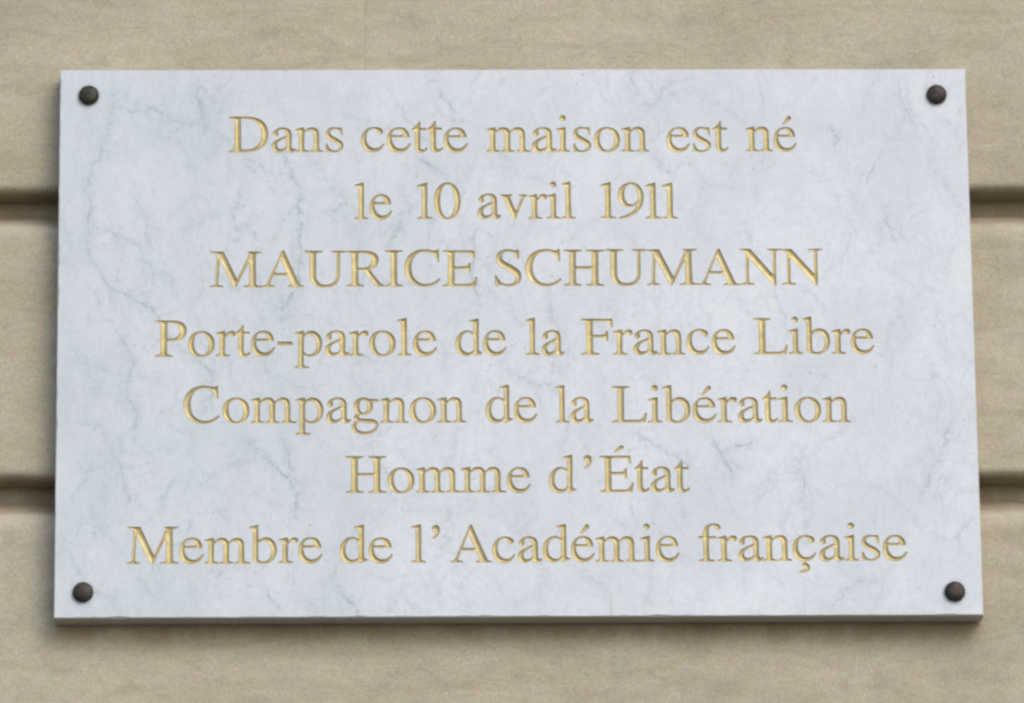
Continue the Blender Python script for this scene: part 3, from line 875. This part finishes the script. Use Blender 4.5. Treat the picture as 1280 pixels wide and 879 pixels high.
for V_, st_, hw, cl_, cs in veins:
    T_ = np.gradient(V_, axis=0)
    T_ /= np.hypot(T_[:, 0], T_[:, 1])[:, None] + 1e-9
    N_ = np.stack([-T_[:, 1], T_[:, 0]], 1)
    for off in (0, hw, -hw, cl_ * 0.55, -cl_ * 0.55, cl_, -cl_):
        step_ = 1 if abs(off) <= hw else 2
        for q in (V_ + N_ * off)[::step_]:
            key = (round(q[0] / 0.0006), round(q[1] / 0.0006))
            if key not in seen and abs(q[0]) < fx - 0.0045 and abs(q[1]) < fz - 0.0045:
                seen.add(key)
                pts.append((q[0], q[1]))
vo, eo, fo, *_r = delaunay_2d_cdt([Vector((float(p[0]), float(p[1]))) for p in pts], eds, [], 0, 1e-7)
P2 = np.array([(v.x, v.y) for v in vo])
T = np.array([tuple(f) for f in fo])
lf = np.array(loop_front)
cen = P2[T].mean(1)
hole = np.zeros(len(T), bool)
A, B = lf, np.roll(lf, -1, axis=0)                    # drop what lies outside the worn rim
edge_t = np.where((np.abs(cen[:, 0]) > W2 - 0.006) | (np.abs(cen[:, 1]) > H2 - 0.006))[0]
for c0 in range(0, len(edge_t), 4000):
    ii = edge_t[c0:c0 + 4000]
    xx, yy = cen[ii, 0][:, None], cen[ii, 1][:, None]
    ay, by, ax, bx = A[None, :, 1], B[None, :, 1], A[None, :, 0], B[None, :, 0]
    den = np.where(by == ay, 1e-12, by - ay)
    hit = ((ay > yy) != (by > yy)) & (xx < (bx - ax) * (yy - ay) / den + ax)
    hole[ii[(hit.sum(1) % 2) == 0]] = True
for _, g_, Wp, (px, pz, sx, sz, c, s) in inst:
    used = np.unique(g_['E'])
    x0_, x1_ = Wp[used, 0].min(), Wp[used, 0].max()
    z0_, z1_ = Wp[used, 1].min(), Wp[used, 1].max()
    cand = np.where((cen[:, 0] > x0_) & (cen[:, 0] < x1_) & (cen[:, 1] > z0_) & (cen[:, 1] < z1_))[0]
    if not len(cand):
        continue
    d = cen[cand] - (px, pz)
    lx, lz = (c * d[:, 0] - s * d[:, 1]) / sx, (s * d[:, 0] + c * d[:, 1]) / sz
    A, B = g_['V'][g_['E'][:, 0]], g_['V'][g_['E'][:, 1]]
    ay, by = A[None, :, 1], B[None, :, 1]
    ax, bx = A[None, :, 0], B[None, :, 0]
    yy, xx = lz[:, None], lx[:, None]
    den = np.where(by == ay, 1e-12, by - ay)
    hit = ((ay > yy) != (by > yy)) & (xx < (bx - ax) * (yy - ay) / den + ax)
    hole[cand[(hit.sum(1) % 2) == 1]] = True
SV = [(x, 0.0, z) for x, z in P2.tolist()]
SF = [tuple(t) for t in T[~hole].tolist()]
SVi = {}
front_set = set(loop_front)
for n, (x, y, z) in enumerate(SV):
    if (round(x, 6), round(z, 6)) in front_set:
        SVi[(round(x, 6), 0.0, round(z, 6))] = n
def sv(x, z, y=0.0):
    key = (round(x, 6), round(y, 6), round(z, 6))
    if key not in SVi:
        SVi[key] = len(SV)
        SV.append((x, y, z))
    return SVi[key]
vein_at = np.zeros(len(P2))
cloud_at = np.zeros(len(P2))
for V_, st_, hw, cl_, cs in veins:
    lo, hi = V_.min(0) - cl_, V_.max(0) + cl_
    sel = np.where((P2[:, 0] > lo[0]) & (P2[:, 0] < hi[0]) & (P2[:, 1] > lo[1]) & (P2[:, 1] < hi[1]))[0]
    if not len(sel):
        continue
    A, B = V_[:-1], V_[1:]
    D = B - A
    rel = P2[sel][:, None] - A[None]
    t = np.clip((rel * D[None]).sum(2) / ((D ** 2).sum(1) + 1e-12), 0, 1)
    dd = np.sqrt(((rel - t[..., None] * D[None]) ** 2).sum(2))
    kmin = dd.argmin(1)
    dm = dd[np.arange(len(sel)), kmin]
    sm = (st_[:-1][kmin] + st_[1:][kmin]) / 2
    vein_at[sel] = np.maximum(vein_at[sel], sm * np.clip(1 - dm / hw, 0, 1))
    cloud_at[sel] = np.maximum(cloud_at[sel], cs * np.clip(1 - dm / cl_, 0, 1) ** 1.3)
# rim of the slab: worn arris, sides, back
n = len(loop_front)
LF = [sv(x, z) for x, z in loop_front]
LM = [sv(x, z, y) for x, z, y in loop_mid]
LB = [sv(x, z, y) for x, z, y in loop_back]
for a, b in ((LF, LM), (LM, LB)):
    for i in range(n):
        j = (i + 1) % n
        SF.append((a[j], a[i], b[i], b[j]))
SF.append(tuple(LB))
me = bpy.data.meshes.new('slab')
me.from_pydata(SV, [], SF)
pad = np.zeros(len(SV) - len(P2))
for nm, arr in (('vein', vein_at), ('vein_cloud', cloud_at)):
    me.attributes.new(nm, 'FLOAT', 'POINT').data.foreach_set('value', np.concatenate([arr, pad]).astype(np.float32))
bm = bmesh.new()
bm.from_mesh(me)
bmesh.ops.recalc_face_normals(bm, faces=bm.faces)
for f in bm.faces:
    if f.calc_center_median().y < 1e-5 and f.normal.y > 0:
        f.normal_flip()
bm.to_mesh(me)
bm.free()
slab = mesh_obj('slab', me, M_MARBLE, plaque)
slab.matrix_parent_inverse = Matrix.Translation(-plaque.location)
print('SLAB', len(SV), len(SF))

# ------------------------------------------------------------------ domed bronze caps over the fixing bolts
def cap_mesh(r=0.0101, h=0.0062):
    prof = [(r * 0.93, 0.0), (r, -0.0008), (r * 0.995, -0.0018)]
    for i in range(1, 9):
        a = i / 8 * math.pi / 2
        prof.append((r * 0.995 * math.cos(a) ** 0.9 if i < 8 else 0.0, -0.0018 - (h - 0.0018) * math.sin(a)))
    n = 40
    V, F = [], []
    for rr, y in prof[:-1]:
        for k in range(n):
            a = 2 * math.pi * k / n
            V.append((rr * math.cos(a), y, rr * math.sin(a)))
    V.append((0, prof[-1][1], 0))
    for i in range(len(prof) - 2):
        for k in range(n):
            F.append((i * n + k, i * n + (k + 1) % n, (i + 1) * n + (k + 1) % n, (i + 1) * n + k))
    t = len(V) - 1
    for k in range(n):
        F.append(((len(prof) - 2) * n + k, (len(prof) - 2) * n + (k + 1) % n, t))
    me = bpy.data.meshes.new('bolt_cap')
    me.from_pydata(V, [], F)
    bm = bmesh.new()
    bm.from_mesh(me)
    bmesh.ops.recalc_face_normals(bm, faces=bm.faces)
    bm.to_mesh(me)
    bm.free()
    me.polygons.foreach_set('use_smooth', [True] * len(me.polygons))
    return me
cm1, cm2 = cap_mesh(), cap_mesh()
cm1.materials.append(M_BR1)
cm2.materials.append(M_BR2)
for (x, z), cm, lb in (((-0.4211, 0.2544), cm1, 'greenish black domed bolt cap'), ((0.4205, 0.2540), cm2, 'dark brown bronze domed bolt cap'),
                       ((0.4228, -0.2582), cm2, 'dark brown bronze domed bolt cap'), ((-0.4219, -0.2560), cm2, 'dark brown bronze domed bolt cap')):
    o = bpy.data.objects.new('bolt_cap', cm)
    COL.objects.link(o)
    o.parent = plaque
    o.matrix_parent_inverse = Matrix.Translation(-plaque.location)
    o.location = (x, 0, z)
    o.rotation_euler = (0, random.uniform(0, 6), 0)
    if cm is cm1:
        o['label'] = lb
